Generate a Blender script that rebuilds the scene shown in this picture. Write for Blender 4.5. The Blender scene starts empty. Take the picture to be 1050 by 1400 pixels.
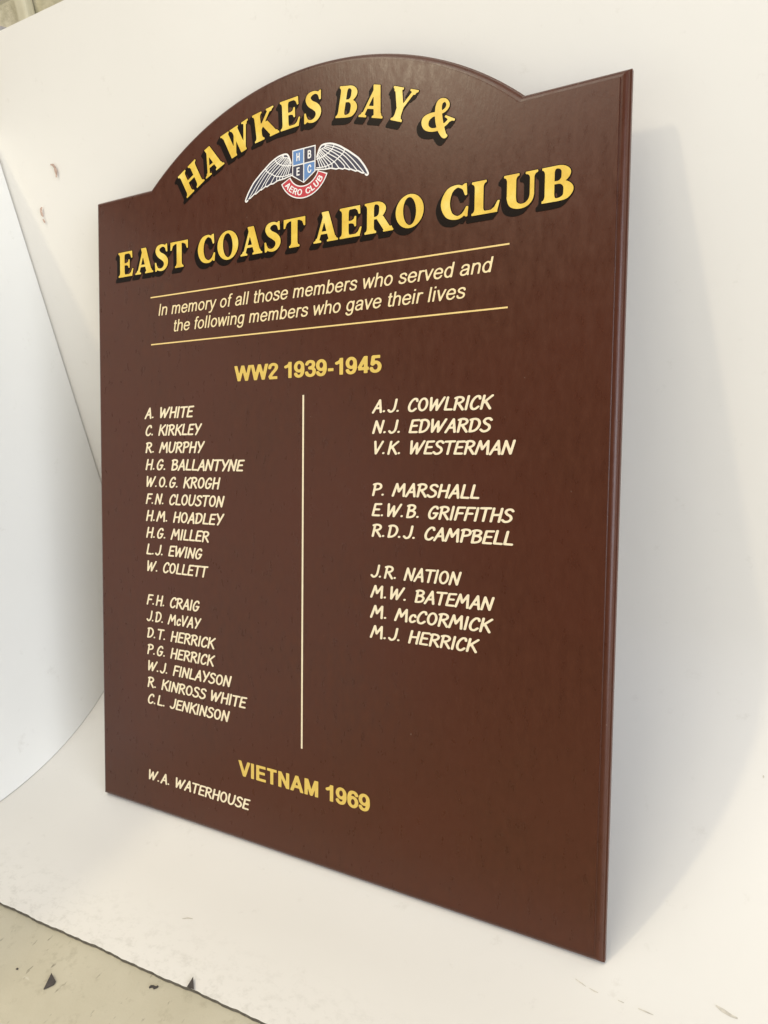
import bpy, bmesh, math, random
import numpy as np
from mathutils import Matrix, Vector
random.seed(7); rng = np.random.default_rng(7)
SC = bpy.context.scene; COL = SC.collection
R = math.radians
THETA = R(16.0)                      # how far the board leans back

# ------------------------------------------------------------------ camera
cd = bpy.data.cameras.new('camera'); cam = bpy.data.objects.new('camera', cd); COL.objects.link(cam)
cd.sensor_fit = 'VERTICAL'; cd.sensor_height = 36.0; cd.lens = 36.0 * 987.25 / 1400.0
cd.clip_start = 0.02; cd.clip_end = 60
cr = (0.8681824, 0.4800276, -0.1258282); cu = (-0.0399954, 0.3204212, 0.9464305); cb = (0.4946308, -0.8166418, 0.2973829)
M = Matrix((cr, cu, cb)).transposed().to_4x4(); M.translation = (1.0805458, -0.6724182, 0.8138547)
cam.matrix_world = M; SC.camera = cam

# ------------------------------------------------------------------ light
W = bpy.data.worlds.new('World'); SC.world = W; W.use_nodes = True
bg = W.node_tree.nodes['Background']; bg.inputs[0].default_value = (0.97, 0.97, 1.0, 1); bg.inputs[1].default_value = 0.31

def area(name, loc, target, size, power, color, shape='SQUARE', sy=None):
    l = bpy.data.lights.new(name, 'AREA'); l.shape = shape; l.size = size
    if sy: l.size_y = sy
    l.energy = power; l.color = color
    o = bpy.data.objects.new(name, l); COL.objects.link(o); o.location = loc
    o.rotation_euler = (Vector(target) - Vector(loc)).to_track_quat('-Z', 'Y').to_euler()
    return o
area('overhead_lamp', (-1.78, -3.0, 5.3), (0.35, 0.1, 0.4), 0.30, 66, (1.0, 0.86, 0.59), 'DISK')
area('front_lamp', (-0.85, -3.6, 6.0), (0.5, 0.2, 0.5), 0.7, 8, (1.0, 0.86, 0.62), 'DISK')
area('daylight_window', (4.5, -2.1, 1.4), (-1.6, -0.9, 0.5), 3.0, 205, (0.86, 0.91, 1.0), 'SQUARE')
area('ceiling_bounce', (-0.1, -1.5, 4.4), (0.3, -0.2, 0.0), 2.6, 94, (1.0, 0.93, 0.80), 'SQUARE')

vs = SC.view_settings; vs.view_transform = 'Standard'; vs.look = 'None'; vs.exposure = -0.07; vs.gamma = 1.0
vs.use_curve_mapping = False

# ------------------------------------------------------------------ helpers
def tag(o, label=None, cat=None, group=None, kind=None):
    if label: o['label'] = label
    if cat: o['category'] = cat
    if group: o['group'] = group
    if kind: o['kind'] = kind
    return o
def mesh_obj(name, verts, faces, mats, parent=None, midx=None, smooth=False):
    me = bpy.data.meshes.new(name); me.from_pydata([tuple(v) for v in verts], [], faces)
    for m in (mats if isinstance(mats, (list, tuple)) else [mats]): me.materials.append(m)
    if midx is not None:
        for p, i in zip(me.polygons, midx): p.material_index = i
    if smooth:
        for p in me.polygons: p.use_smooth = True
    me.update()
    o = bpy.data.objects.new(name, me); COL.objects.link(o)
    if parent: o.parent = parent
    return o

class NT:
    def __init__(s, name):
        s.m = bpy.data.materials.new(name); s.m.use_nodes = True; s.t = s.m.node_tree
        s.b = s.t.nodes['Principled BSDF']
        s.co = s.t.nodes.new('ShaderNodeTexCoord')
    def n(s, typ, **kw):
        x = s.t.nodes.new(typ)
        for k, v in kw.items():
            if k in x.inputs: x.inputs[k].default_value = v
            else: setattr(x, k, v)
        return x
    def l(s, a, b): s.t.links.new(a, b)
    def mapping(s, scale):
        mp = s.n('ShaderNodeMapping'); mp.inputs['Scale'].default_value = scale
        s.l(s.co.outputs['Object'], mp.inputs['Vector']); return mp.outputs[0]
    def noise(s, vec, scale, detail=4, rough=.55):
        x = s.n('ShaderNodeTexNoise'); x.inputs['Scale'].default_value = scale; x.inputs['Detail'].default_value = detail
        x.inputs['Roughness'].default_value = rough; s.l(vec, x.inputs['Vector']); return x.outputs['Fac']
    def ramp(s, fac, stops):
        x = s.n('ShaderNodeValToRGB'); e = x.color_ramp.elements
        while len(e) < len(stops): e.new(.5)
        for el, (p, c) in zip(e, stops):
            el.position = p; el.color = (c[0], c[1], c[2], 1) if not isinstance(c, (int, float)) else (c, c, c, 1)
        s.l(fac, x.inputs[0]); return x.outputs[0]
    def mix(s, fac, a, b, mode='MIX'):
        x = s.n('ShaderNodeMix', data_type='RGBA', blend_type=mode)
        for sock, v in ((x.inputs[0], fac), (x.inputs[6], a), (x.inputs[7], b)):
            if hasattr(v, 'is_linked'): s.l(v, sock)
            elif isinstance(v, (int, float)): sock.default_value = v
            else: sock.default_value = (v[0], v[1], v[2], 1)
        return x.outputs[2]
    def col(s, c):
        if hasattr(c, 'is_linked'): s.l(c, s.b.inputs['Base Color'])
        else: s.b.inputs['Base Color'].default_value = (c[0], c[1], c[2], 1)
    def bump(s, h, strength, dist):
        x = s.n('ShaderNodeBump'); x.inputs['Strength'].default_value = strength; x.inputs['Distance'].default_value = dist
        s.l(h, x.inputs['Height']); s.l(x.outputs[0], s.b.inputs['Normal'])
    def rough(s, r):
        if hasattr(r, 'is_linked'): s.l(r, s.b.inputs['Roughness'])
        else: s.b.inputs['Roughness'].default_value = r

# ------------------------------------------------------------------ materials
def simple(name, c, rough=.5, var=0.0, scale=60):
    k = NT(name)
    if var:
        f = k.noise(k.co.outputs['Object'], scale, 3)
        k.col(k.ramp(f, [(.3, [x*(1-var) for x in c]), (.7, [min(1, x*(1+var)) for x in c])]))
    else: k.col(c)
    k.rough(rough); return k.m
def m_board():
    k = NT('brown_lacquer')
    g = k.noise(k.mapping((90, 90, 40)), 1.0, 6, .62)
    g2 = k.noise(k.co.outputs['Object'], 5, 4)
    c = k.ramp(g, [(.30, (.054, .0140, .0040)), (.70, (.075, .0198, .0056))])
    c = k.mix(k.ramp(g2, [(.35, 0.0), (.7, 1.0)]), c, (.070, .0168, .0054))
    sp = k.noise(k.mapping((150, 150, 150)), 1.0, 2, .5)
    c = k.mix(k.ramp(sp, [(.76, 0.0), (.80, .5)]), c, (.22, .16, .12))
    k.col(c)
    h = k.noise(k.mapping((230, 230, 95)), 1.0, 4, .6)
    k.bump(h, .12, .0011)
    k.rough(k.ramp(g, [(.3, .25), (.7, .38)]))
    k.b.inputs['Specular IOR Level'].default_value = .36
    return k.m
def m_gold():
    k = NT('gold_paint')
    f = k.noise(k.co.outputs['Object'], 24, 3)
    k.col(k.ramp(f, [(.30, (.65, .40, .038)), (.5, (.755, .52, .065)), (.70, (.83, .65, .17))]))
    k.rough(.38); k.b.inputs['Metallic'].default_value = .0
    return k.m
MB = m_board(); MGOLD = m_gold()
MBLACK = simple('black_paint', (.008, .0045, .003), .4); MBLACK.node_tree.nodes['Principled BSDF'].inputs['Specular IOR Level'].default_value = .10
MCREAM = simple('cream_paint', (.82, .705, .48), .45, .06, 90)
MPALE = simple('pale_gold_lettering', (.81, .66, .37), .45, .06, 90)
MHEAD = simple('dull_gold_paint', (.68, .475, .10), .5, .05, 40)
MRULE = simple('pale_gold_paint', (.80, .58, .22), .42, .06, 60)
MWHITE = simple('white_paint', (.82, .80, .76), .45)
MNAVY = simple('navy_paint', (.026, .026, .058), .4)
MBLUE = simple('light_blue_paint', (.10, .22, .46), .4)
MRED = simple('red_paint', (.48, .030, .045), .4)

def m_sheet(name, c, seed):
    k = NT(name)
    f = k.noise(k.mapping((1.0, 1.0, 1.0)), 2.3 + seed, 5, .6)
    c1 = k.ramp(f, [(.3, [x*.975 for x in c]), (.7, c)])
    d = k.noise(k.mapping((26, 26, 26)), 1.0, 6, .72)          # sparse grubby specks
    c2 = k.mix(k.ramp(d, [(.62, 0.0), (.78, .26)]), c1, (.42, .38, .31))
    if seed == 0:
        sx = k.n('ShaderNodeSeparateXYZ'); k.l(k.co.outputs['Object'], sx.inputs[0])
        mr = k.n('ShaderNodeMapRange'); mr.inputs['From Min'].default_value = -.25; mr.inputs['From Max'].default_value = -.13
        mr.inputs['To Min'].default_value = 1.0; mr.inputs['To Max'].default_value = 0.0; k.l(sx.outputs['Y'], mr.inputs['Value'])
        gr = k.ramp(k.noise(k.mapping((48, 70, 48)), 1.0, 6, .75), [(.50, 0.0), (.68, .55)])
        mu = k.n('ShaderNodeMath', operation='MULTIPLY'); k.l(mr.outputs[0], mu.inputs[0]); k.l(gr, mu.inputs[1])
        c2 = k.mix(mu.outputs[0], c2, (.46, .44, .38))
    k.col(c2)
    k.bump(k.noise(k.co.outputs['Object'], 9, 5, .55), .10, .01)
    k.rough(.55); k.b.inputs['Specular IOR Level'].default_value = .35
    return k.m
MSHEET = m_sheet('off_white_board', (.80, .775, .72), 0)
MPANEL = m_sheet('white_panel', (.82, .81, .765), .7)
MEDGE = simple('sheet_edge_shade', (.12, .105, .08), .8, .3, 200)  # shadow line along the sheet's front edge, put into the edge colour

def m_floor():
    k = NT('painted_concrete')
    a = k.noise(k.co.outputs['Object'], 5, 6, .6)
    c = k.ramp(a, [(.3, (.50, .455, .335)), (.7, (.585, .54, .415))])
    b = k.noise(k.mapping((45, 45, 45)), 1, 5, .7)
    c = k.mix(k.ramp(b, [(.56, 0.0), (.74, .6)]), c, (.36, .32, .22))
    s = k.noise(k.mapping((130, 40, 60)), 1, 3, .6)
    c = k.mix(k.ramp(s, [(.66, 0.0), (.73, .75)]), c, (.19, .165, .12))
    w = k.noise(k.mapping((25, 90, 40)), 1, 3, .6)
    c = k.mix(k.ramp(w, [(.70, 0.0), (.78, .5)]), c, (.72, .69, .60))
    k.col(c); k.bump(b, .15, .004); k.rough(.5); return k.m
MFLOOR = m_floor()
def m_wall():
    k = NT('painted_blockwork')
    br = k.n('ShaderNodeTexBrick'); br.inputs['Scale'].default_value = 1.0
    br.inputs['Brick Width'].default_value = .30; br.inputs['Row Height'].default_value = .15; br.inputs['Mortar Size'].default_value = .009
    mp = k.n('ShaderNodeMapping'); mp.inputs['Rotation'].default_value = (R(90), 0, 0)
    k.l(k.co.outputs['Object'], mp.inputs['Vector']); k.l(mp.outputs[0], br.inputs['Vector'])
    br.inputs['Color1'].default_value = (.60, .55, .40, 1); br.inputs['Color2'].default_value = (.66, .62, .48, 1); br.inputs['Mortar'].default_value = (.40, .37, .28, 1)
    n = k.noise(k.co.outputs['Object'], 16, 6, .65)
    c = k.mix(k.ramp(n, [(.42, 0.0), (.68, .75)]), br.outputs['Color'], (.34, .32, .20))
    k.col(c); k.bump(n, .6, .02); k.rough(.8); return k.m
MWALL = m_wall()
MLEDGE = simple('grey_ledge_paint', (.42, .40, .40), .6, .15, 20)
MCHIP = simple('dark_chip', (.055, .045, .040), .6, .3, 120)
MSCUFF = simple('pink_scuff', (.50, .36, .29), .7, .25, 150)
MSMEAR = simple('grey_scuff', (.60, .56, .48), .7, .25, 150)

# ------------------------------------------------------------------ floor, wall behind
FZ = -0.022                                            # top of the white sheet where it lies flat
fl = mesh_obj('floor', [(-6, -6, FZ-.0075), (8, -6, FZ-.0075), (8, 6, FZ-.0075), (-6, 6, FZ-.0075)], [(0, 1, 2, 3)], MFLOOR)
tag(fl, kind='structure')

def box(x0, x1, y0, y1, z0, z1):
    v = [(x0,y0,z0),(x1,y0,z0),(x1,y1,z0),(x0,y1,z0),(x0,y0,z1),(x1,y0,z1),(x1,y1,z1),(x0,y1,z1)]
    f = [(0,3,2,1),(4,5,6,7),(0,1,5,4),(1,2,6,5),(2,3,7,6),(3,0,4,7)]
    return v, f
def bevel_obj(o, w, seg=2):
    bm = bmesh.new(); bm.from_mesh(o.data)
    bmesh.ops.bevel(bm, geom=bm.edges[:], offset=w, segments=seg, affect='EDGES', profile=.5)
    bm.to_mesh(o.data); bm.free()
v, f = box(-6, 8, 1.10, 1.25, FZ-.0075, 4.2)
wall = mesh_obj('block_wall', v, f, MWALL)
tag(wall, 'cream painted blockwork wall behind the top of the white backdrop', 'wall')
v, f = box(-3.0, -1.065, 1.02, 1.098, 1.62, 1.705); o = mesh_obj('ledge', v, f, MLEDGE, wall); bevel_obj(o, .008)
v, f = box(-1.03, -0.98, 1.06, 1.098, 1.0, 3.0); o = mesh_obj('pipe_casing', v, f, simple('cream_casing', (.62, .58, .43), .6, .12, 14), wall); bevel_obj(o, .012, 3)

# ------------------------------------------------------------------ curved white backdrop
YW, Y0, BZ = 0.352, -0.09, 0.315
def cove_z(y):
    e = min(1.0, max(0.0, (y - Y0) / (YW - Y0)))
    return FZ + BZ * (1 - math.sqrt(max(0.0, 1 - e*e)))
prof = [(-0.236 + i*(.146/16), FZ) for i in range(16)]
for i in range(41):
    t = i / 40 * math.pi / 2
    prof.append((Y0 + (YW-Y0)*math.sin(t), FZ + BZ*(1-math.cos(t))))
for i in range(1, 21): prof.append((YW, FZ + BZ + i/20*(1.343 - FZ - BZ)))
X0, X1, NX = -0.46, 2.3, 690
def n1(x, s): return sum(math.sin(x*f*s + p)*a for f, p, a in ((31, .3, .5), (73, 1.9, .3), (171, 4.1, .25), (390, 2.2, .2)))
verts, faces, mid = [], [], []
NP = len(prof); T = .0055
for ix in range(NX+1):
    x = X0 + (X1-X0)*ix/NX
    for ip, (y, z) in enumerate(prof):
        if ip < 5:
            k = (5-ip)/5
            y += k*(.030*(x-.035) if x < .9 else .026) + k*k*(.0013*n1(x, 1.0))
            z += k*k*(0.0003 + .0009*math.sin(x*9+1))
        else:
            w = min(1, max(0, (z-.1)/.5)); y += w*min(1, max(0, (x+.05)/.4))*.0045*(math.sin(5.1*x+2.0*z)*math.cos(2.3*z)+.5*math.sin(9.7*x-3.1*z+1))
        verts.append((x, y, z))
NV = len(verts)
for ix in range(NX+1):                     # underside
    for ip, (y, z) in enumerate(prof):
        a = prof[max(0, ip-1)]; b = prof[min(NP-1, ip+1)]
        dy, dz = b[0]-a[0], b[1]-a[1]; L = math.hypot(dy, dz)
        px, py, pz = verts[ix*NP+ip]; verts.append((px, py + dz/L*T, pz - dy/L*T))
for ix in range(NX):
    for ip in range(NP-1):
        a = ix*NP+ip; b = a+NP
        faces.append((a, b, b+1, a+1)); mid.append(0)
        faces.append((NV+a, NV+a+1, NV+b+1, NV+b)); mid.append(0)
    a = ix*NP; b = a+NP; q = len(verts)
    verts += [verts[a], verts[NV+a], verts[NV+b], verts[b]]; faces.append((q, q+1, q+2, q+3)); mid.append(1)
    a = ix*NP+NP-1; b = a+NP; q = len(verts)
    verts += [verts[a], verts[b], verts[NV+b], verts[NV+a]]; faces.append((q, q+1, q+2, q+3)); mid.append(0)
back = mesh_obj('curved_backdrop', verts, faces, [MSHEET, MEDGE], midx=mid, smooth=True)
tag(back, 'off-white sheet curving up from the floor behind the brown board, front edge ragged', 'backdrop')

def blob(name, pts, y_or_fn, mat, parent, vertical=True, th=.0012):
    # thin raised flake or dab following a surface point by point
    n = len(pts); vv = []
    for p in pts: vv.append((p[0], y_or_fn - .0004, p[1]) if vertical else (p[0], p[1], y_or_fn(p[1]) + .0004))
    for p in pts: vv.append((p[0], y_or_fn - .0004 - th, p[1]) if vertical else (p[0], p[1], y_or_fn(p[1]) + .0004 + th))
    ff = [tuple(range(n)), tuple(range(2*n-1, n-1, -1))] + [(i, (i+1) % n, n+(i+1) % n, n+i) for i in range(n)]
    o = mesh_obj(name, vv, ff, mat, parent)
    bm = bmesh.new(); bm.from_mesh(o.data); bmesh.ops.recalc_face_normals(bm, faces=bm.faces); bm.to_mesh(o.data); bm.free(); return o
def crescent(pts, w):
    n = len(pts); a, b = [], []
    for i, p in enumerate(pts):
        q0 = pts[max(0, i-1)]; q1 = pts[min(n-1, i+1)]; dx, dz = q1[0]-q0[0], q1[1]-q0[1]; L = math.hypot(dx, dz)
        h = w*(.18 + math.sin(math.pi*(i+.25)/(n-.5)))*.5*(1+.25*math.sin(i*2.7))
        a.append((p[0]-dz/L*h, p[1]+dx/L*h)); b.append((p[0]+dz/L*h, p[1]-dx/L*h))
    return a + b[::-1]
YS = YW - .0022
blob('scuff_mark', crescent([(-.1665,1.1085),(-.160,1.1065),(-.1565,1.1015),(-.1560,1.0955),(-.1570,1.0895),(-.1590,1.0850)], .0050), YS, MSCUFF, back)
blob('scuff_mark', crescent([(-.2205,1.0420),(-.2245,1.0390),(-.2260,1.0340),(-.2255,1.0290),(-.2235,1.0250)], .0042), YS, MSCUFF, back)
blob('scuff_mark', crescent([(-.2260,1.0210),(-.2240,1.0170),(-.2225,1.0135)], .0032), YS, MSCUFF, back)
def on_sheet(y): return cove_z(y)
for pts, w in (([(1.024, .004), (1.032, .001), (1.0405, -.0015), (1.047, -.002)], .0035),
               ([(1.0562, .2695), (1.0572, .2697), (1.058, .2700)], .0022),
               ([(.870, -.0225), (.878, -.025), (.884, -.027)], .0011),
               ([(.888, -.0275), (.895, -.029), (.899, -.0292)], .0011),
               ([(.922, -.0295), (.929, -.030)], .0010),
               ([(.945, -.0305), (.953, -.031), (.962, -.0315)], .0012),
               ([(.33, -.145), (.337, -.141), (.345, -.139)], .0016)):
    blob('floor_scuff', crescent(pts, w), on_sheet, MSMEAR, back, vertical=False, th=.0003)

# ------------------------------------------------------------------ white side panel on the left
def px(z): return -0.208 - 0.09*z
zt = 1.195; YF = -1.75
pl = [(YF, FZ - .003)] + [(-.24, FZ - .003), (-.238, FZ+.0045)]
for y in np.linspace(-.225, YW-.004, 70): pl.append((float(y), cove_z(float(y)) + .0014))
for z in np.linspace(.40, zt, 24): pl.append((YW - .0032, float(z)))
pl.append((YF, zt + .10))
n = len(pl); vv = [(px(z), y, z) for y, z in pl] + [(px(z) - .012, y, z) for y, z in pl]
ff = [tuple(range(n)), tuple(range(2*n-1, n-1, -1))] + [(i, n+i, n+(i+1) % n, (i+1) % n) for i in range(n)]
sp = mesh_obj('side_panel', vv, ff, MPANEL)
bm = bmesh.new(); bm.from_mesh(sp.data); bmesh.ops.recalc_face_normals(bm, faces=bm.faces); bm.to_mesh(sp.data); bm.free()
tag(sp, 'plain white side panel cut to the curve of the backdrop, left of the board', 'panel')

# ------------------------------------------------------------------ crumbs on the concrete
def flake(pts, z, th, label):
    n = len(pts); cx = sum(p[0] for p in pts)/n; cy = sum(p[1] for p in pts)/n
    vv = [(p[0]-cx, p[1]-cy, p[2]) for p in pts] + [(p[0]-cx, p[1]-cy, p[2]+th) for p in pts]
    ff = [tuple(range(n-1, -1, -1)), tuple(range(n, 2*n))] + [(i, (i+1) % n, n+(i+1) % n, n+i) for i in range(n)]
    o = mesh_obj('dark_flake', vv, ff, MCHIP); o.location = (cx, cy, z)
    tag(o, label, 'flake', 'dark flakes dropped by the backdrop edge'); return o
ZF = FZ - .0075
flake([(.2255,-.3035,.0005),(.2325,-.2930,.0005),(.2310,-.2885,.0008),(.2165,-.2835,.003)], ZF+.0003, .0015, 'larger dark triangular flake lying alone on the beige concrete')
flake([(.4165,-.2250,.006),(.4275,-.2240,.0062),(.4150,-.2115,.0075)], ZF+.0030, .001, 'small dark triangular flake caught on the ragged edge of the white sheet')
flake([(.1575,-.2990,.0),(.1605,-.2985,.0),(.1600,-.2965,.0),(.1580,-.2968,.0)], ZF+.0003, .0012, 'tiny dark speck on the concrete near the left end of the sheet edge')
flake([(p[0], p[1], 0) for p in crescent([(.3625,-.2425),(.3632,-.2400),(.3660,-.2388),(.3690,-.2395),(.3712,-.2380),(.3722,-.2355)], .0026)], ZF+.0003, .0022, 'thin curled dark crumb on the concrete close to the sheet edge')

# ------------------------------------------------------------------ glyph engine: signed fields -> filled outlines
def d_seg(X, Y, p, q, w, flat=True):
    dx, dy = q[0]-p[0], q[1]-p[1]; L = math.hypot(dx, dy) or 1e-9; ux, uy = dx/L, dy/L
    ax = (X-p[0])*ux + (Y-p[1])*uy; ay = -(X-p[0])*uy + (Y-p[1])*ux
    if flat:
        a = np.abs(ax-L/2)-L/2; b = np.abs(ay)-w/2
        return np.where((a > 0) & (b > 0), np.hypot(a, b), np.maximum(a, b))
    t = np.clip(ax, 0, L); return np.hypot(ax-t, ay)-w/2
def smooth(pts, k=7):
    P = np.array(pts, float); n = len(P); out = []
    for i in range(n-1):
        p0 = P[max(0, i-1)] if i > 0 else 2*P[0]-P[1]; p3 = P[i+2] if i+2 < n else 2*P[-1]-P[-2]
        p1, p2 = P[i], P[i+1]
        for t in np.linspace(0, 1, k, endpoint=False):
            out.append(.5*((2*p1)+(-p0+p2)*t+(2*p0-5*p1+4*p2-p3)*t*t+(-p0+3*p1-3*p2+p3)*t**3))
    out.append(P[-1]); return np.array(out)
def d_line(X, Y, pts, w, flat):
    d = None
    for i in range(len(pts)-1):
        s = d_seg(X, Y, pts[i], pts[i+1], w, flat); d = s if d is None else np.minimum(d, s)
    if flat:
        for p in pts[1:-1]: d = np.minimum(d, np.hypot(X-p[0], Y-p[1])-w/2)
    return d
def d_poly(X, Y, pts):
    d = np.full(X.shape, 1e9); ins = np.zeros(X.shape, bool); n = len(pts)
    for i in range(n):
        ax, ay = pts[i]; bx, by = pts[(i+1) % n]; ex, ey = bx-ax, by-ay; l2 = ex*ex+ey*ey or 1e-12
        t = np.clip(((X-ax)*ex+(Y-ay)*ey)/l2, 0, 1); d = np.minimum(d, np.hypot(X-ax-t*ex, Y-ay-t*ey))
        c = ((ay > Y) != (by > Y))
        with np.errstate(divide='ignore', invalid='ignore'): xi = ax + (Y-ay)*ex/(ey if ey else 1e-12)
        ins ^= c & (X < xi)
    return np.where(ins, -d, d)
def d_vs(X, Y, pts):                                    # stroke of changing width
    P = smooth(pts, 10); d = None
    for i in range(len(P)-1):
        for t in (0, .5):
            q = P[i]*(1-t)+P[i+1]*t; s = np.hypot(X-q[0], Y-q[1])-q[2]/2; d = s if d is None else np.minimum(d, s)
    return np.minimum(d, np.hypot(X-P[-1][0], Y-P[-1][1])-P[-1][2]/2)
def ellipse(cx, cy, rx, ry, n=56, tilt=0.0):
    c, s = math.cos(tilt), math.sin(tilt); o = []
    for i in range(n):
        a = 2*math.pi*i/n; x, y = rx*math.cos(a), ry*math.sin(a); o.append((cx+c*x-s*y, cy+s*x+c*y))
    return o
def march(D, x0, y0, h):
    """filled cells of D<0 -> (verts 2D, faces)"""
    ny, nx = D.shape; ids = {}; V = []; F = []
    def node(i, j):
        k = (i, j)
        if k not in ids: ids[k] = len(V); V.append((x0+i*h, y0+j*h))
        return ids[k]
    def edge(i, j, ii, jj):
        k = (i, j, ii, jj) if (i, j) < (ii, jj) else (ii, jj, i, j)
        if k not in ids:
            a, b = D[k[1], k[0]], D[k[3], k[2]]; t = min(.999, max(.001, a/(a-b)))
            ids[k] = len(V); V.append((x0+h*(k[0]+t*(k[2]-k[0])), y0+h*(k[1]+t*(k[3]-k[1]))))
        return ids[k]
    I = D < 0
    S = I[:-1, :-1].astype(int)+I[:-1, 1:]+I[1:, 1:]+I[1:, :-1]
    for j in range(ny-1):
        i = 0
        while i < nx-1:
            s = S[j, i]
            if s == 0: i += 1; continue
            if s == 4:
                e = i
                while e < nx-1 and S[j, e] == 4: e += 1
                F.append((node(i, j), node(e, j), node(e, j+1), node(i, j+1))); i = e; continue
            cs = [(i, j), (i+1, j), (i+1, j+1), (i, j+1)]; poly = []
            for a in range(4):
                p, q = cs[a], cs[(a+1) % 4]; pi, qi = I[p[1], p[0]], I[q[1], q[0]]
                if pi: poly.append(node(*p))
                if pi != qi: poly.append(edge(*p, *q))
            if len(poly) > 2: F.append(tuple(poly))
            i += 1
    return np.array(V) if V else np.zeros((0, 2)), F
def grid(x0, x1, y0, y1, h):
    xs = np.arange(x0, x1+h, h); ys = np.arange(y0, y1+h, h); return np.meshgrid(xs, ys)

# ---- bold serif capitals, cap height 100
def arc_foot(x0, x1, y, s0, s1, up=1, t=5.5, br=13):
    def q(a, c, b): return [((1-u)**2*a[0]+2*u*(1-u)*c[0]+u*u*b[0], (1-u)**2*a[1]+2*u*(1-u)*c[1]+u*u*b[1]) for u in np.linspace(0, 1, 7)]
    Rr = q((x1+s1, y+up*t), (x1+1.0, y+up*(t+1)), (x1, y+up*(t+br))); Ll = q((x0, y+up*(t+br)), (x0-1.0, y+up*(t+1)), (x0-s0, y+up*t))
    return [(x0-s0, y), (x1+s1, y)] + Rr + Ll
def rect(a, b, c, d): return [(a, c), (b, c), (b, d), (a, d)]
def diag(x0, y0, x1, y1, w): return [(x0-w/2, y0), (x0+w/2, y0), (x1+w/2, y1), (x1-w/2, y1)]
def stem(x0, x1, lo=True, hi=True, s=8):
    L = [rect(x0, x1, 2, 98)]
    if lo: L.append(arc_foot(x0, x1, 0, s, s))
    if hi: L.append(arc_foot(x0, x1, 100, s, s, -1))
    return L
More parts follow.
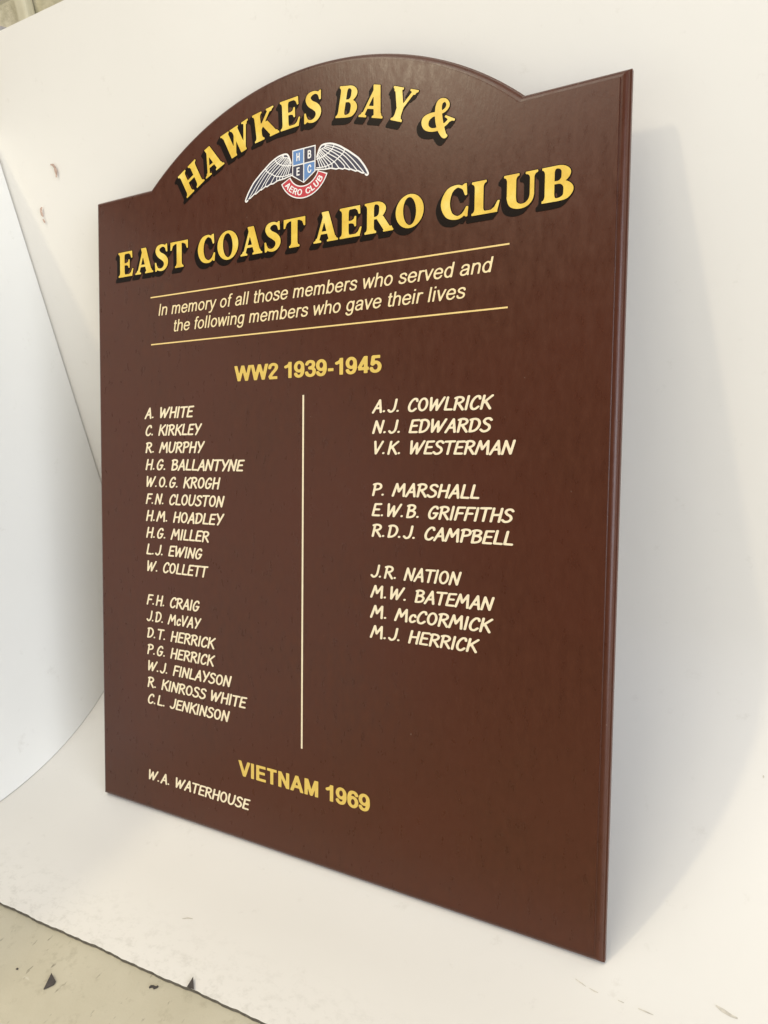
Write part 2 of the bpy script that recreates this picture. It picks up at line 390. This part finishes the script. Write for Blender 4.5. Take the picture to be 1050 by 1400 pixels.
def serif(ch):
    P, VS, CUT, w = [], [], [], 80
    if ch == 'H':
        P = stem(9, 31) + stem(62, 84) + [rect(29, 64, 45.5, 54.5)]; w = 93
    elif ch == 'I': P = stem(9, 31); w = 40
    elif ch == 'A':
        P = [diag(15, 3, 43, 98, 9), diag(69, 3, 42, 101, 24), rect(24, 60, 27, 35), arc_foot(10, 19, 0, 9, 9, 1, 5, 9), arc_foot(58, 80, 0, 8, 8, 1, 5, 10)]; w = 87
    elif ch == 'W':
        P = [diag(21, 100, 40, -1, 23), diag(64, 88, 42, -1, 10), diag(62, 100, 82, -1, 23), diag(109, 97, 84, -1, 9),
             arc_foot(10, 31, 100, 8, 7, -1, 5, 9), arc_foot(52, 72, 100, 8, 7, -1, 5, 9), arc_foot(104, 114, 100, 9, 8, -1, 5, 9)]; w = 122
    elif ch == 'K':
        P = stem(9, 31) + [diag(26, 38, 72, 97, 12), diag(45, 58, 80, 3, 27), arc_foot(68, 78, 100, 10, 9, -1, 5, 8), arc_foot(69, 92, 0, 7, 6, 1, 5, 8)]; w = 97
    elif ch == 'E':
        P = stem(9, 31) + [rect(29, 68, 92.5, 100), rect(29, 52, 46.5, 54), rect(29, 70, 0, 8),
             [(70, 100), (71, 73), (66.5, 73), (62, 86), (54, 93), (60, 97)], [(57, 67), (57, 34), (52.5, 34), (49.5, 43), (40, 47), (40, 53.5), (49.5, 58), (52.5, 67)],
             [(69, 0), (76, 29), (71.5, 29), (64, 14), (54, 7), (60, 3)]]; w = 79
    elif ch == 'L':
        P = stem(9, 31) + [rect(29, 68, 0, 8), [(67, 0), (74, 33), (69.5, 33), (61, 15), (50, 7), (58, 3)]]; w = 77
    elif ch == 'T':
        P = stem(31, 53, True, False) + [rect(3, 81, 92.5, 100), [(2, 100), (2, 70), (6.5, 70), (12, 86), (24, 93), (14, 98)], [(82, 100), (82, 70), (77.5, 70), (72, 86), (60, 93), (70, 98)]]; w = 84
    elif ch == 'B':
        P = stem(9, 31, s=7)
        VS = [[(24, 96, 7.5), (42, 96, 8), (54, 89, 14), (59, 76, 21), (54, 61, 14), (42, 53, 7.5), (24, 52.5, 7)], [(24, 52.5, 7), (46, 52, 8), (60, 43, 16), (65, 28, 22.5), (59, 11, 15), (44, 4.2, 8), (24, 4, 8)]]; w = 80
    elif ch == 'R':
        P = stem(9, 31, s=8) + [diag(50, 50, 78, 3, 24), arc_foot(67, 90, 0, 4, 5, 1, 5, 9)]
        VS = [[(24, 96, 7.5), (42, 96, 8), (55, 88, 14), (60, 74, 21), (54, 57, 14), (42, 49, 7.5), (24, 48, 7)]]; w = 94
    elif ch == 'Y':
        P = [diag(18, 98, 45, 40, 24), diag(77, 98, 51, 42, 9.5), rect(34, 56, 2, 46), arc_foot(34, 56, 0, 9, 9), arc_foot(8, 30, 100, 7, 7, -1, 5, 9), arc_foot(72, 82, 100, 10, 8, -1, 5, 9)]; w = 92
    elif ch == 'S':
        VS = [[(59, 80, 5), (52, 92, 7), (38, 97, 9), (21, 91, 15), (16.5, 77, 18), (26, 62, 21), (42, 51, 23), (54, 38, 21), (56, 22, 17), (47, 8, 13), (32, 3, 9), (17, 8, 7), (9, 22, 5)]]
        P = [[(58, 101), (62, 101), (63, 71), (58, 71), (54, 84), (48, 92)], [(10, -1), (5.5, -1), (4, 33), (9, 33), (13, 17), (20, 8)]]; w = 70
    elif ch == 'C':
        VS = [[(67, 84, 5), (59, 93, 7), (45, 98, 8), (25, 86, 18), (14.5, 51, 24), (24, 16, 19), (45, 2.5, 10), (62, 8, 8), (74, 26, 6)]]
        P = [[(67, 102), (72, 102), (73.5, 67), (68.5, 67), (63, 84), (56, 94)], [(64, 8), (71, 2), (75, 2), (77, 32), (72, 32), (65, 16)]]; w = 79
    elif ch == 'O':
        P = [ellipse(46, 50, 43.5, 53, 64, .0)]; CUT = [ellipse(46, 50, 21, 45, 56, .05)]; w = 92
    elif ch == 'U':
        P = [rect(9, 31, 34, 98), rect(66.5, 76, 34, 98), arc_foot(9, 31, 100, 8, 8, -1), arc_foot(66.5, 76, 100, 11, 9, -1)]
        VS = [[(20, 40, 22), (20.2, 30, 22), (25, 13, 19), (40, 4, 13), (56, 6, 11), (67, 17, 10), (71, 32, 9.6), (71.2, 40, 9.5)]]; w = 87
    elif ch == '&':
        VS = [[(83, 52, 7), (76, 33, 8), (61, 13, 9), (42, 3, 10), (24, 6, 17), (15, 23, 21), (25, 42, 13), (45, 56, 8.5), (58, 71, 8), (59, 87, 9), (47, 96, 8.5), (35, 89, 15), (35, 73, 18), (48, 46, 21), (66, 21, 21), (86, 3, 15), (93, 4, 8)]]
        P = [arc_foot(79, 87, 57, 13, 10, -1, 5, 6)]; w = 98
    def f(X, Y):
        d = None
        for p in P:
            s = d_poly(X, Y, p); d = s if d is None else np.minimum(d, s)
        for p in VS:
            s = d_vs(X, Y, p); d = s if d is None else np.minimum(d, s)
        for p in CUT: d = np.maximum(d, -d_poly(X, Y, p))
        return d - .6
    return f, w
# ---- stroke letters: 'C' smooth path, 'L' straight path, 'O' closed ellipse (cx, cy, rx, ry)
CAS = {
 'A': (62, [('L', (2,-2),(38,100),(58,0)), ('L', (14,33),(52,35))]), 'B': (62, [('L', (10,0),(12,97)), ('C', (3,92),(22,99),(44,95),(52,80),(42,62),(14,53)), ('C', (14,53),(42,52),(57,36),(50,12),(30,2),(10,1))]),
 'C': (58, [('C', (56,80),(50,96),(32,96),(14,70),(7,34),(16,6),(36,1),(54,18))]), 'D': (64, [('L', (9,1),(12,97)), ('C', (2,93),(28,99),(50,88),(60,60),(52,26),(34,7),(9,1))]),
 'E': (56, [('L', (55,98),(14,96),(7,3),(52,3)), ('L', (11,52),(46,53))]), 'F': (54, [('L', (56,97),(14,96),(7,0)), ('L', (11,51),(46,52))]),
 'G': (64, [('C', (56,83),(48,97),(30,95),(13,68),(7,34),(17,5),(36,2),(50,18),(57,43)), ('L', (36,44),(60,44))]), 'H': (66, [('L', (8,0),(13,100)), ('L', (57,0),(62,100)), ('L', (10,49),(59,53))]),
 'I': (22, [('L', (9,0),(13,100))]), 'J': (50, [('C', (46,100),(45,60),(42,26),(32,6),(16,1),(2,14))]), 'K': (64, [('L', (8,0),(13,100)), ('L', (63,100),(12,43)), ('L', (26,58),(62,0))]),
 'L': (52, [('L', (13,100),(8,4),(50,3))]), 'M': (84, [('L', (3,0),(19,98),(40,36),(68,98),(78,0))]), 'N': (66, [('L', (5,0),(14,98),(54,3),(63,100))]),
 'O': (66, [('O', 33, 50, 26, 47)]), 'P': (58, [('L', (9,0),(13,97)), ('C', (2,92),(24,99),(46,94),(55,76),(46,56),(13,46))]),
 'R': (64, [('L', (9,0),(13,97)), ('C', (2,92),(24,99),(46,94),(55,77),(44,58),(13,48)), ('L', (28,50),(61,0))]), 'S': (58, [('C', (55,86),(42,98),(22,95),(13,78),(24,60),(44,47),(52,26),(40,6),(18,1),(1,14))]),
 'T': (60, [('L', (3,97),(62,99)), ('L', (34,97),(29,0))]), 'U': (66, [('C', (10,100),(7,50),(11,16),(27,1),(46,11),(57,42),(61,100))]), 'V': (62, [('L', (7,100),(25,2),(62,100))]),
 'W': (94, [('L', (7,100),(17,3),(46,84),(56,3),(93,100))]), 'Y': (60, [('L', (7,100),(32,46)), ('L', (63,100),(22,0))]), 'c': (44, [('C', (42,46),(34,60),(18,54),(8,30),(14,5),(28,1),(42,12))]),
 '.': (30, [('L', (8,6),(9,6.5))]), ' ': (31, [])}
BSK = 9.6
ARI = {
 'I': (26, [('L',(13,0),(13,100))]), 'n': (58, [('L',(11,0),(11,73)), ('C',(11,48),(18,62),(32,68),(44,62),(48,48)), ('L',(48,50),(48,0))]),
 'm': (86, [('L',(11,0),(11,73)), ('C',(11,50),(17,63),(27,68),(38,63),(42,49)), ('L',(42,51),(42,0)), ('C',(42,50),(49,63),(59,68),(70,63),(74,49)), ('L',(74,51),(74,0))]),
 'e': (58, [('L',(9,38),(51,38)), ('C',(51,38),(49,54),(40,65),(29,68.5),(16,62),(8.5,46),(8.5,27),(16,10),(30,4),(43,9),(51,20))]),
 'o': (58, [('O',29,36.5,21.5,32)]), 'r': (36, [('L',(11,0),(11,73)), ('C',(11,46),(15,60),(24,68),(36,66))]),
 'y': (52, [('L',(4,74),(27,4)), ('C',(49,74),(38,36),(27,2),(20,-18),(13,-24),(4,-23))]), 'f': (30, [('C',(32,96),(24,97),(17,92),(15.5,80)), ('L',(15.5,82),(15.5,0)), ('L',(3,68.5),(30,68.5))]),
 'l': (23, [('L',(11,0),(11,100))]), 'i': (23, [('L',(11,0),(11,73)), ('L',(11,88),(11,100))]), 't': (30, [('L',(15,94),(15,18)), ('C',(15,20),(17,8),(24,4.5),(31,6)), ('L',(3,68.5),(30,68.5))]),
 'h': (58, [('L',(11,0),(11,100)), ('C',(11,48),(18,62),(32,68),(44,62),(48,48)), ('L',(48,50),(48,0))]), 'b': (58, [('L',(11,0),(11,100)), ('O',30.5,36.5,20,32)]),
 'd': (58, [('L',(48,0),(48,100)), ('O',28.5,36.5,20,32)]), 'g': (58, [('L',(48,73),(48,2)), ('O',28.5,37.5,20,31), ('C',(48,4),(45,-15),(36,-23),(23,-24),(12,-16),(9,-9))]),
 's': (52, [('C',(45,53),(39,65),(27,68.5),(14,64),(10,54),(16,44),(28,38),(41,31),(45.5,20),(40,8),(27,4),(13,8),(7,21)) ]),
 'v': (52, [('L',(4,74),(26,3),(48,74))]), 'w': (74, [('L',(3,74),(20,3),(37,70),(54,3),(71,74))]),
 'a': (58, [('C',(10,51),(16,64),(29,68.5),(43,64),(47.5,50)), ('L',(47.5,52),(47.5,14),(51,0)), ('C',(47.5,42),(34,38.5),(15,34),(8,20),(14,7),(25,4),(39,10),(47.5,26))]), ' ': (29, [])}
ARB = {
 'W': (96, [('L',(6,104),(26,4),(48,97),(70,4),(90,104))]), 'V': (68, [('L',(5,106),(34,4),(63,106))]), 'I': (30, [('L',(15,0),(15,100))]), 'E': (67, [('L',(16,0),(16,100)),('L',(16,91.5),(62,91.5)),('L',(16,52),(58,52)),('L',(16,8.5),(64,8.5))]),
 'T': (62, [('L',(31,0),(31,91.5)),('L',(3,91.5),(59,91.5))]), 'N': (74, [('L',(15,0),(15,100)),('L',(59,0),(59,100)),('L',(15,97),(59,3))]), 'A': (72, [('L',(6,-6),(36,96),(66,-6)),('L',(18,31),(54,31))]),
 'M': (86, [('L',(15,0),(15,100)),('L',(71,0),(71,100)),('L',(17,100),(43,8),(69,100))]), '1': (56, [('L',(35,0),(35,100)),('C',(35,90),(26,78),(10,69))]),
 '2': (58, [('C',(10,70),(15,86),(29,93),(43,88),(48,74),(42,58),(26,38),(10,12)),('L',(7,8),(53,8))]), '3': (58, [('C',(10,76),(17,89),(29,93),(42,88),(46,74),(40,59),(24,54)),('C',(24,53),(41,50),(49,38),(48,22),(40,10),(28,7),(15,13),(9,27))]),
 '4': (58, [('L',(40,0),(40,100)),('L',(38,94),(9,31)),('L',(4,27),(55,27))]), '5': (58, [('L',(50,91.5),(18,91.5),(13,47)),('C',(13,47),(27,60),(41,54),(48,36),(43,15),(29,7),(15,12),(8,27))]),
 '9': (58, [('O',28,66,18.5,27),('C',(46.5,66),(47,38),(40,14),(27,7),(15,12),(9,24))]), '6': (58, [('O',30,34,18.5,27),('C',(11.5,34),(11,62),(18,86),(31,93),(43,88),(49,76))]),
 '-': (36, [('L',(4,34),(32,34))]), ' ': (29, []),
 'H': (72, [('L',(15,0),(15,100)),('L',(57,0),(57,100)),('L',(15,52),(57,52))]), 'B': (70, [('L',(15,0),(15,100)),('C',(13,92),(38,92),(54,84),(55,70),(46,56),(14,53)),('C',(14,53),(46,53),(59,40),(58,20),(44,8),(13,8))]),
 'C': (72, [('C',(64,68),(55,88),(37,92.5),(18,78),(12,50),(18,22),(37,7.5),(56,13),(65,33))]), 'R': (72, [('L',(15,0),(15,100)),('C',(13,92),(42,92),(57,84),(57,62),(44,50),(14,49)),('L',(40,48),(64,-2))]),
 'O': (78, [('O',39,50,29,42)]), 'L': (60, [('L',(15,0),(15,100)),('L',(15,8.5),(58,8.5))]), 'U': (72, [('L',(15,100),(15,36)),('C',(15,40),(17,18),(27,8),(45,8),(55,18),(57,40)),('L',(57,36),(57,100))])}
def stroke_glyph(spec, w, flat, clip=None):
    def f(X, Y):
        d = np.full(X.shape, 1e9)
        for st in spec:
            k = st[0]
            if k == 'O':
                _, cx, cy, rx, ry = st
                s = np.maximum(d_poly(X, Y, ellipse(cx, cy, rx+w/2, ry+w/2)), -d_poly(X, Y, ellipse(cx, cy, rx-w/2, ry-w/2)))
            else:
                pts = [tuple(p) for p in (smooth(st[1:]) if k == 'C' else st[1:])]
                s = d_line(X, Y, pts, w, flat)
            d = np.minimum(d, s)
        if clip: d = np.maximum(d, np.maximum(clip[0]-Y, Y-clip[1]))
        return d
    return f
CACHE = {}
def glyph(font, ch):
    k = (font, ch)
    if k not in CACHE:
        if font == 'serif': f, w = serif(ch); w += 7; h, bb = 2.0, (-18, w+18, -14, 114)
        else:
            tab, sw, flat, h, clip = {'casual': (CAS, 16.6, False, 3.6, None), 'italic': (ARI, 11.2, True, 3.4, None), 'bold': (ARB, 18, True, 3.0, (0, 100)), 'small': (ARB, 17, True, 5.0, (0, 100))}[font]
            w, spec = tab[ch]
            if not spec: CACHE[k] = (w, None, None, None); return CACHE[k]
            if clip and ch in 'CO235961U-BR': clip = None
            f = stroke_glyph(spec, sw, flat, clip); bb = (-14, w+14, -40, 118)
        X, Y = grid(*bb, h); D = f(X, Y); CACHE[k] = (w, march(D, bb[0], bb[2], h), D, (bb, h))
    return CACHE[k]

class Paint:
    """flat layers of paint in board coordinates (u, v) at a height above the face"""
    def __init__(s): s.v, s.f, s.m = [], [], []
    def add(s, V, F, xf, height, mat, flip=False):
        b = len(s.v)
        for p in V: u, v = xf(p[0], p[1]); s.v.append((u, -height, v))
        for f in F:
            s.f.append(tuple(b+i for i in (reversed(f) if flip else f))); s.m.append(mat)
    def build(s, name, mats, parent): return mesh_obj(name, s.v, s.f, mats, parent, s.m)

def text_run(p, font, text, u0, u1, v, cap, height, mat=0, shear=0.0, track=0.0):
    tot = sum(glyph(font, c)[0] + track for c in text) - track; pad = {'casual': (0, 0), 'serif': (0, 0)}.get(font, (5, 5))
    sx = (u1-u0)/(tot-pad[0]-pad[1]); sy = cap/100; x = -pad[0]
    for c in text:
        w, mr, D, info = glyph(font, c)
        if mr is not None:
            jit = (random.uniform(-.8, .8), random.uniform(.98, 1.02)) if font == 'casual' else (0, 1)
            p.add(mr[0], mr[1], lambda a, b, x=x: (u0+(a+x)*sx+(b)*shear*sy, v+(b*jit[1]+jit[0])*sy), height, mat)
        x += w+track

# ------------------------------------------------------------------ the honour board
BW, SH, SHV, RC = 0.897, 0.130, 1.0565, 0.498         # width, shoulder length, shoulder height, arch radius
BT = 0.018
board = bpy.data.objects.new('honour_board', None); COL.objects.link(board); board.rotation_euler = (-THETA, 0, 0)
tag(board, 'brown lacquered memorial board with arched top, leaning on the white backdrop', 'honour board')
UC = .4490; half = .3220; CV = SHV - math.sqrt(RC*RC - half*half)
UL, UR, VB = -.008, .8985, -.009
def outline(d):
    r = RC - d; sv = SHV - d; hh = math.sqrt(r*r - (sv-CV)**2); a0 = math.acos(hh/r)
    pts = [(UL+d, VB+d), (UR-d, VB+d), (UR-d, sv)]
    N = 72
    for i in range(N+1):
        a = a0 + (math.pi-2*a0)*i/N; pts.append((UC + r*math.cos(a), CV + r*math.sin(a)))
    pts.append((UL+d, sv)); return pts
fr = outline(.0115); nf = len(fr)
mesh_obj('face_panel', [(u, 0, v) for u, v in fr], [tuple(range(nf))], MB, board)
rings = [(.0115, 0.0), (.0113, .0022), (.0105, .0026)]
for i in range(9):
    a = i/8*math.pi/2; rings.append((.0098 - .0080*math.sin(a), .0026 + .0064*(1-math.cos(a))))
rings += [(.0016, .0096), (.0004, .0100), (0.0, .0106), (0.0, BT-.001), (.001, BT)]
vv, ff = [], []
for d, y in rings: vv += [(u, y, v) for u, v in outline(d)]
for k in range(len(rings)-1):
    for i in range(nf):
        j = (i+1) % nf; ff.append((k*nf+i, (k+1)*nf+i, (k+1)*nf+j, k*nf+j))
mo = mesh_obj('moulded_edge', vv, ff, MB, board)
mesh_obj('back_face', [(u, BT, v) for u, v in outline(.001)], [tuple(reversed(range(nf)))], MB, board)

HS, HG = .0004, .0008
def gold_letter(pg, ps, ch, xf, sh, outl=2.4):
    w, mr, D, (bb, h) = glyph('serif', ch)
    pg.add(mr[0], mr[1], xf, HG, 0)
    # black outline swept down-left into a block shadow
    ext = 32; X0, X1_, Y0_, Y1_ = bb[0]-ext, bb[1]+4, bb[2]-ext, bb[3]+4
    X, Y = grid(X0, X1_, Y0_, Y1_, h); E_ = np.full(X.shape, 1e9); Dn = D
    for t in np.linspace(0, 1, 14):
        ox, oy = int(round((bb[0]+sh[0]*t-X0)/h)), int(round((bb[2]+sh[1]*t-Y0_)/h))
        sub = E_[oy:oy+Dn.shape[0], ox:ox+Dn.shape[1]]
        np.minimum(sub, Dn[:sub.shape[0], :sub.shape[1]], out=sub)
    V, F = march(E_-outl, X0, Y0_, h); return V, F
# line on the arch
AC, AR, CAP = (.44138, .66313), .4264, .0415
def arch_word(word, a_start, a_end, off0):
    pg, ps = Paint(), Paint()
    ws = [glyph('serif', c)[0] for c in word]; tot = sum(ws); x = 0
    for i, c in enumerate(word):
        ang = a_start + (a_end-a_start)*(x+ws[i]/2)/tot
        sx = abs(a_end-a_start)*AR/tot; sy = CAP/100; ca, sa = math.cos(ang), math.sin(ang); w = ws[i]
        xf = lambda a, b, ca=ca, sa=sa, w=w: (AC[0] + (AR+b*sy)*ca + (a-w/2)*sx*sa, AC[1] + (AR+b*sy)*sa - (a-w/2)*sx*ca)
        # global down-left shadow expressed in glyph units
        gx, gy = -.0063, -.0072
        lx = (gx*sa - gy*ca)/sx; ly = (gx*ca + gy*sa)/sy
        V, F = gold_letter(pg, ps, c, xf, (lx, ly)); ps.add(V, F, xf, HS + .00003*((i+off0) % 2), 0)
        x += w
    ps.build('block_shadow', [MBLACK], pg.build('gold_word', [MGOLD], board))
def ang(u, v): return math.atan2(v-AC[1], u-AC[0])
arch_word('HAWKES', ang(.2145, 1.0245), ang(.4785, 1.0879), 0)
arch_word('BAY', ang(.4980, 1.0860), ang(.6180, 1.0515), 0)
arch_word('&', ang(.6290, 1.0470), ang(.6745, 1.0220), 0)
def straight(word, u0, u1, v, cap):
    pg, ps = Paint(), Paint()
    ws = [glyph('serif', c)[0] for c in word]; tot = sum(ws); sx = (u1-u0)/tot; sy = cap/100; x = 0
    for i, c in enumerate(word):
        xf = lambda a, b, x=x: (u0+(a+x)*sx, v+b*sy)
        V, F = gold_letter(pg, ps, c, xf, (-.0063/sx, -.0072/sy)); ps.add(V, F, xf, HS + .00003*(i % 2), 0); x += ws[i]
    ps.build('block_shadow', [MBLACK], pg.build('gold_word', [MGOLD], board))
for wd, a, b in (('EAST', .0532, .2200), ('COAST', .2365, .4515), ('AERO', .4620, .6435), ('CLUB', .6632, .8425)):
    straight(wd, a, b, .9185, .0412)

def one(name, font, text, u0, u1, v, cap, mat, shear=0.0, track=0.0, height=HS):
    p = Paint(); text_run(p, font, text, u0, u1, v, cap, height, 0, shear, track); return p.build(name, [mat], board)
one('dedication_line', 'italic', 'In memory of all those members who served and', .1475, .7345, .8452, .0192, MPALE, .20, 3)
one('dedication_line', 'italic', 'the following members who gave their lives', .1815, .6985, .8166, .0192, MPALE, .20, 3)
one('heading_line', 'bold', 'WW2 1939-1945', .3150, .5762, .7290, .0236, MHEAD)
one('heading_line', 'bold', 'VIETNAM 1969', .3225, .5650, .1020, .0248, MHEAD)
def strip(name, u0, u1, v0, v1, mat):
    p = Paint(); p.add([(u0, v0), (u1, v0), (u1, v1), (u0, v1)], [(0, 1, 2, 3)], lambda a, b: (a, b), HS, 0); p.build(name, [mat], board)
strip('rule_line', .1297, .7590, .8757, .8778, MRULE)
strip('rule_line', .1302, .7585, .7980, .8001, MRULE)
strip('divider_line', .4436, .4466, .1710, .7030, MCREAM)
LEFT = [('A. WHITE', .2265, 0), ('C. KIRKLEY', .2425, 1), ('R. MURPHY', .2485, 2), ('H.G. BALLANTYNE', .3325, 3), ('W.O.G. KROGH', .2830, 4), ('F.N. CLOUSTON', .2915, 5), ('H.M. HOADLEY', .2895, 6),
        ('H.G. MILLER', .2605, 7), ('L.J. EWING', .2450, 8), ('W. COLLETT', .2555, 9), ('F.H. CRAIG', .2385, 11), ('J.D. McVAY', .2395, 12), ('D.T. HERRICK', .2715, 13), ('P.G. HERRICK', .2700, 14),
        ('W.J. FINLAYSON', .3058, 15), ('R. KINROSS WHITE', .3375, 16), ('C.L. JENKINSON', .3018, 17)]
RIGHT = [('A.J. COWLRICK', .7415, 0), ('N.J. EDWARDS', .7415, 1), ('V.K. WESTERMAN', .7722, 2), ('P. MARSHALL', .7275, 4), ('E.W.B. GRIFFITHS', .7730, 5), ('R.D.J. CAMPBELL', .7745, 6),
         ('J.R. NATION', .7020, 8), ('M.W. BATEMAN', .7485, 9), ('M. McCORMICK', .7468, 10), ('M.J. HERRICK', .7285, 11)]
for t, u1, k in LEFT: one('name_line', 'casual', t, .1145, u1-.0035, .6768-.02893*k, .0166, MCREAM, .19, 8.5)
for t, u1, k in RIGHT: one('name_line', 'casual', t, .5642, u1-.0035, .6742-.02878*k, .0166, MCREAM, .19, 8.5)
one('name_line', 'casual', 'W.A. WATERHOUSE', .1140, .3405, .0494, .0166, MCREAM, .19, 8.5)

# ------------------------------------------------------------------ winged emblem
EU, EV = .4442, 1.030
LEAD = [(0.0234, 0.0104), (0.0254, 0.0158), (0.0274, 0.0199), (0.0305, 0.0233), (0.0356, 0.0243), (0.0416, 0.0239), (0.0477, 0.0227), (0.0547, 0.02), (0.0627, 0.0159), (0.0696, 0.0113), (0.0765, 0.0067), (0.0844, 0.0007), (0.0922, -0.0056), (0.098, -0.0123), (0.1038, -0.0202), (0.1085, -0.0288), (0.1080, -0.0311), (0.1064, -0.0314), (0.1045, -0.0300)]
TRAIL = [(0.1025, -0.0279), (0.0991, -0.0272), (0.0953, -0.0249), (0.0919, -0.0227), (0.0885, -0.0228), (0.0836, -0.0203), (0.0807, -0.0186), (0.0778, -0.0188), (0.0738, -0.0169), (0.0704, -0.0154), (0.0669, -0.016), (0.061, -0.0136), (0.056, -0.0139), (0.05, -0.0119), (0.047, -0.0109), (0.0419, -0.0108), (0.0358, -0.0105), (0.0287, -0.0091), (0.0215, -0.0082)]
FE = [[(0.0701, 0.0112), (0.0687, 0.0075), (0.0658, 0.0044), (0.0618, 0.002), (0.0579, -0.0001), (0.0529, -0.0031), (0.0479, -0.005), (0.0419, -0.0063), (0.0348, -0.007), (0.0225, -0.0059)],
 [(0.0527, 0.0208), (0.0502, 0.0165), (0.0473, 0.0138), (0.0427, 0.0111), (0.0377, 0.0092), (0.0326, 0.0074), (0.0224, 0.0061)], [(0.0371, 0.0232), (0.0361, 0.0201), (0.0315, 0.019), (0.0275, 0.0174), (0.0254, 0.0158)],
 [(0.0376, 0.0223), (0.0517, 0.0174), (0.0682, 0.008), (0.0845, -0.0069), (0.101, -0.026)], [(0.0366, 0.0209), (0.0493, 0.0146), (0.0667, 0.0042), (0.0806, -0.0097), (0.0914, -0.023)],
 [(0.0346, 0.0196), (0.0463, 0.0132), (0.0618, 0.002), (0.0728, -0.0098), (0.0802, -0.0189)], [(0.0315, 0.019), (0.0428, 0.0102), (0.0584, -0.0002), (0.0689, -0.0107), (0.0709, -0.0151)],
 [(0.0295, 0.0174), (0.0387, 0.0082), (0.0529, -0.0036), (0.06, -0.0122)], [(0.0275, 0.0166), (0.0362, 0.0071), (0.0479, -0.0046), (0.0495, -0.0102)], [(0.0259, 0.0152), (0.0326, 0.0069), (0.0429, -0.0065), (0.0439, -0.01)],
 [(0.0244, 0.0135), (0.0291, 0.0064), (0.0378, -0.0068), (0.0384, -0.0097)], [(0.0234, 0.0116), (0.0265, 0.0065), (0.0333, -0.0071)], [(0.0224, 0.0098), (0.0239, 0.0062), (0.0287, -0.0071)]]
p = Paint()                                            # shield
sh_o = [(-.0206, .0266), (.0206, .0266), (.0206, -.0100), (.0002, -.0228), (-.0206, -.0100)]
def poly_layer(p, pts, height, mat): p.add(pts, [tuple(range(len(pts)))], lambda a, b: (EU+a, EV+b), height, mat)
poly_layer(p, sh_o[::-1], .0006, 0)
g = .0009; e = .0017
poly_layer(p, [(-.0206+e, .0045+g), (-g, .0045+g), (-g, .0266-e), (-.0206+e, .0266-e)], .0008, 2)
poly_layer(p, [(g, .0045+g), (.0206-e, .0045+g), (.0206-e, .0266-e), (g, .0266-e)], .0008, 1)
poly_layer(p, [(-.0206+e, .0045-g), (-.0206+e, -.0100+.0009), (-g, -.0213+.0005), (-g, .0045-g)], .0008, 1)
poly_layer(p, [(g, .0045-g), (g, -.0213+.0005), (.0206-e, -.0100+.0009), (.0206-e, .0045-g)], .0008, 2)
for ch, cu_, cv_ in (('H', -.0100, .0155), ('B', .0100, .0155), ('E', -.0100, -.0050), ('C', .0100, -.0050)):
    w, mr, _, _ = glyph('small', ch); s = .0115/100
    p.add(mr[0], mr[1], lambda a, b: (EU+cu_+(a-w/2)*s*.88, EV+cv_+(b-50)*s), .0010, 0)
shield = p.build('winged_emblem', [MWHITE, MNAVY, MBLUE], board)
def wing(sgn):
    p = Paint(); h = .00042
    X, Y = grid(.015, .115, -.036, .030, h)
    lead = [tuple(q) for q in smooth(LEAD, 4)]; trail = TRAIL
    body = d_poly(X, Y, lead + trail)
    xf = lambda a, b: (EU+sgn*a, EV+b)
    V, F = march(body, .015, -.036, h); p.add(V, F, xf, .0003, 1, sgn < 0)
    d = np.minimum(d_line(X, Y, lead, .0024, False), d_line(X, Y, trail, .0018, False))
    for q in FE: d = np.minimum(d, d_line(X, Y, [tuple(z) for z in smooth(q, 4)], .0013, False))
    V, F = march(d, .015, -.036, h); p.add(V, F, xf, .0005, 0, sgn < 0)
    return p.build('wing', [MWHITE, MNAVY], shield)
wing(-1); wing(1)
p = Paint()                                            # ribbon
def ring(r0, r1, a0, a1, n=40):
    V = [(r1*math.cos(a0+(a1-a0)*i/n), r1*math.sin(a0+(a1-a0)*i/n)) for i in range(n+1)] + [(r0*math.cos(a0+(a1-a0)*i/n), r0*math.sin(a0+(a1-a0)*i/n)) for i in range(n+1)]
    F = [(n+1+i, i, i+1, n+2+i) for i in range(n)]; return V, F
bx = lambda a, b: (EU+.0002+a, EV+.0002+b)
V, F = ring(.0266, .0446, R(204), R(338)); p.add(V, F, bx, .0007, 0)
V, F = ring(.0283, .0429, R(206.4), R(335.6)); p.add(V, F, bx, .0009, 1)
def ribbon_word(word, a0, a1):
    ws = [glyph('small', c)[0] for c in word]; tot = sum(ws); x = 0; r0 = .0402; cap = .0088
    for c, w in zip(word, ws):
        a = R(a0 + (a1-a0)*(x+w/2)/tot); ca, sa = math.cos(a), math.sin(a); sx = R(a1-a0)*.036/tot
        p.add(glyph('small', c)[1][0], glyph('small', c)[1][1], lambda q, b: bx((r0-b*cap/100)*ca - (q-w/2)*sx*sa, (r0-b*cap/100)*sa + (q-w/2)*sx*ca), .0011, 0); x += w
ribbon_word('AERO', 212, 266); ribbon_word('CLUB', 275, 329)
p.build('ribbon_banner', [MWHITE, MRED], shield)
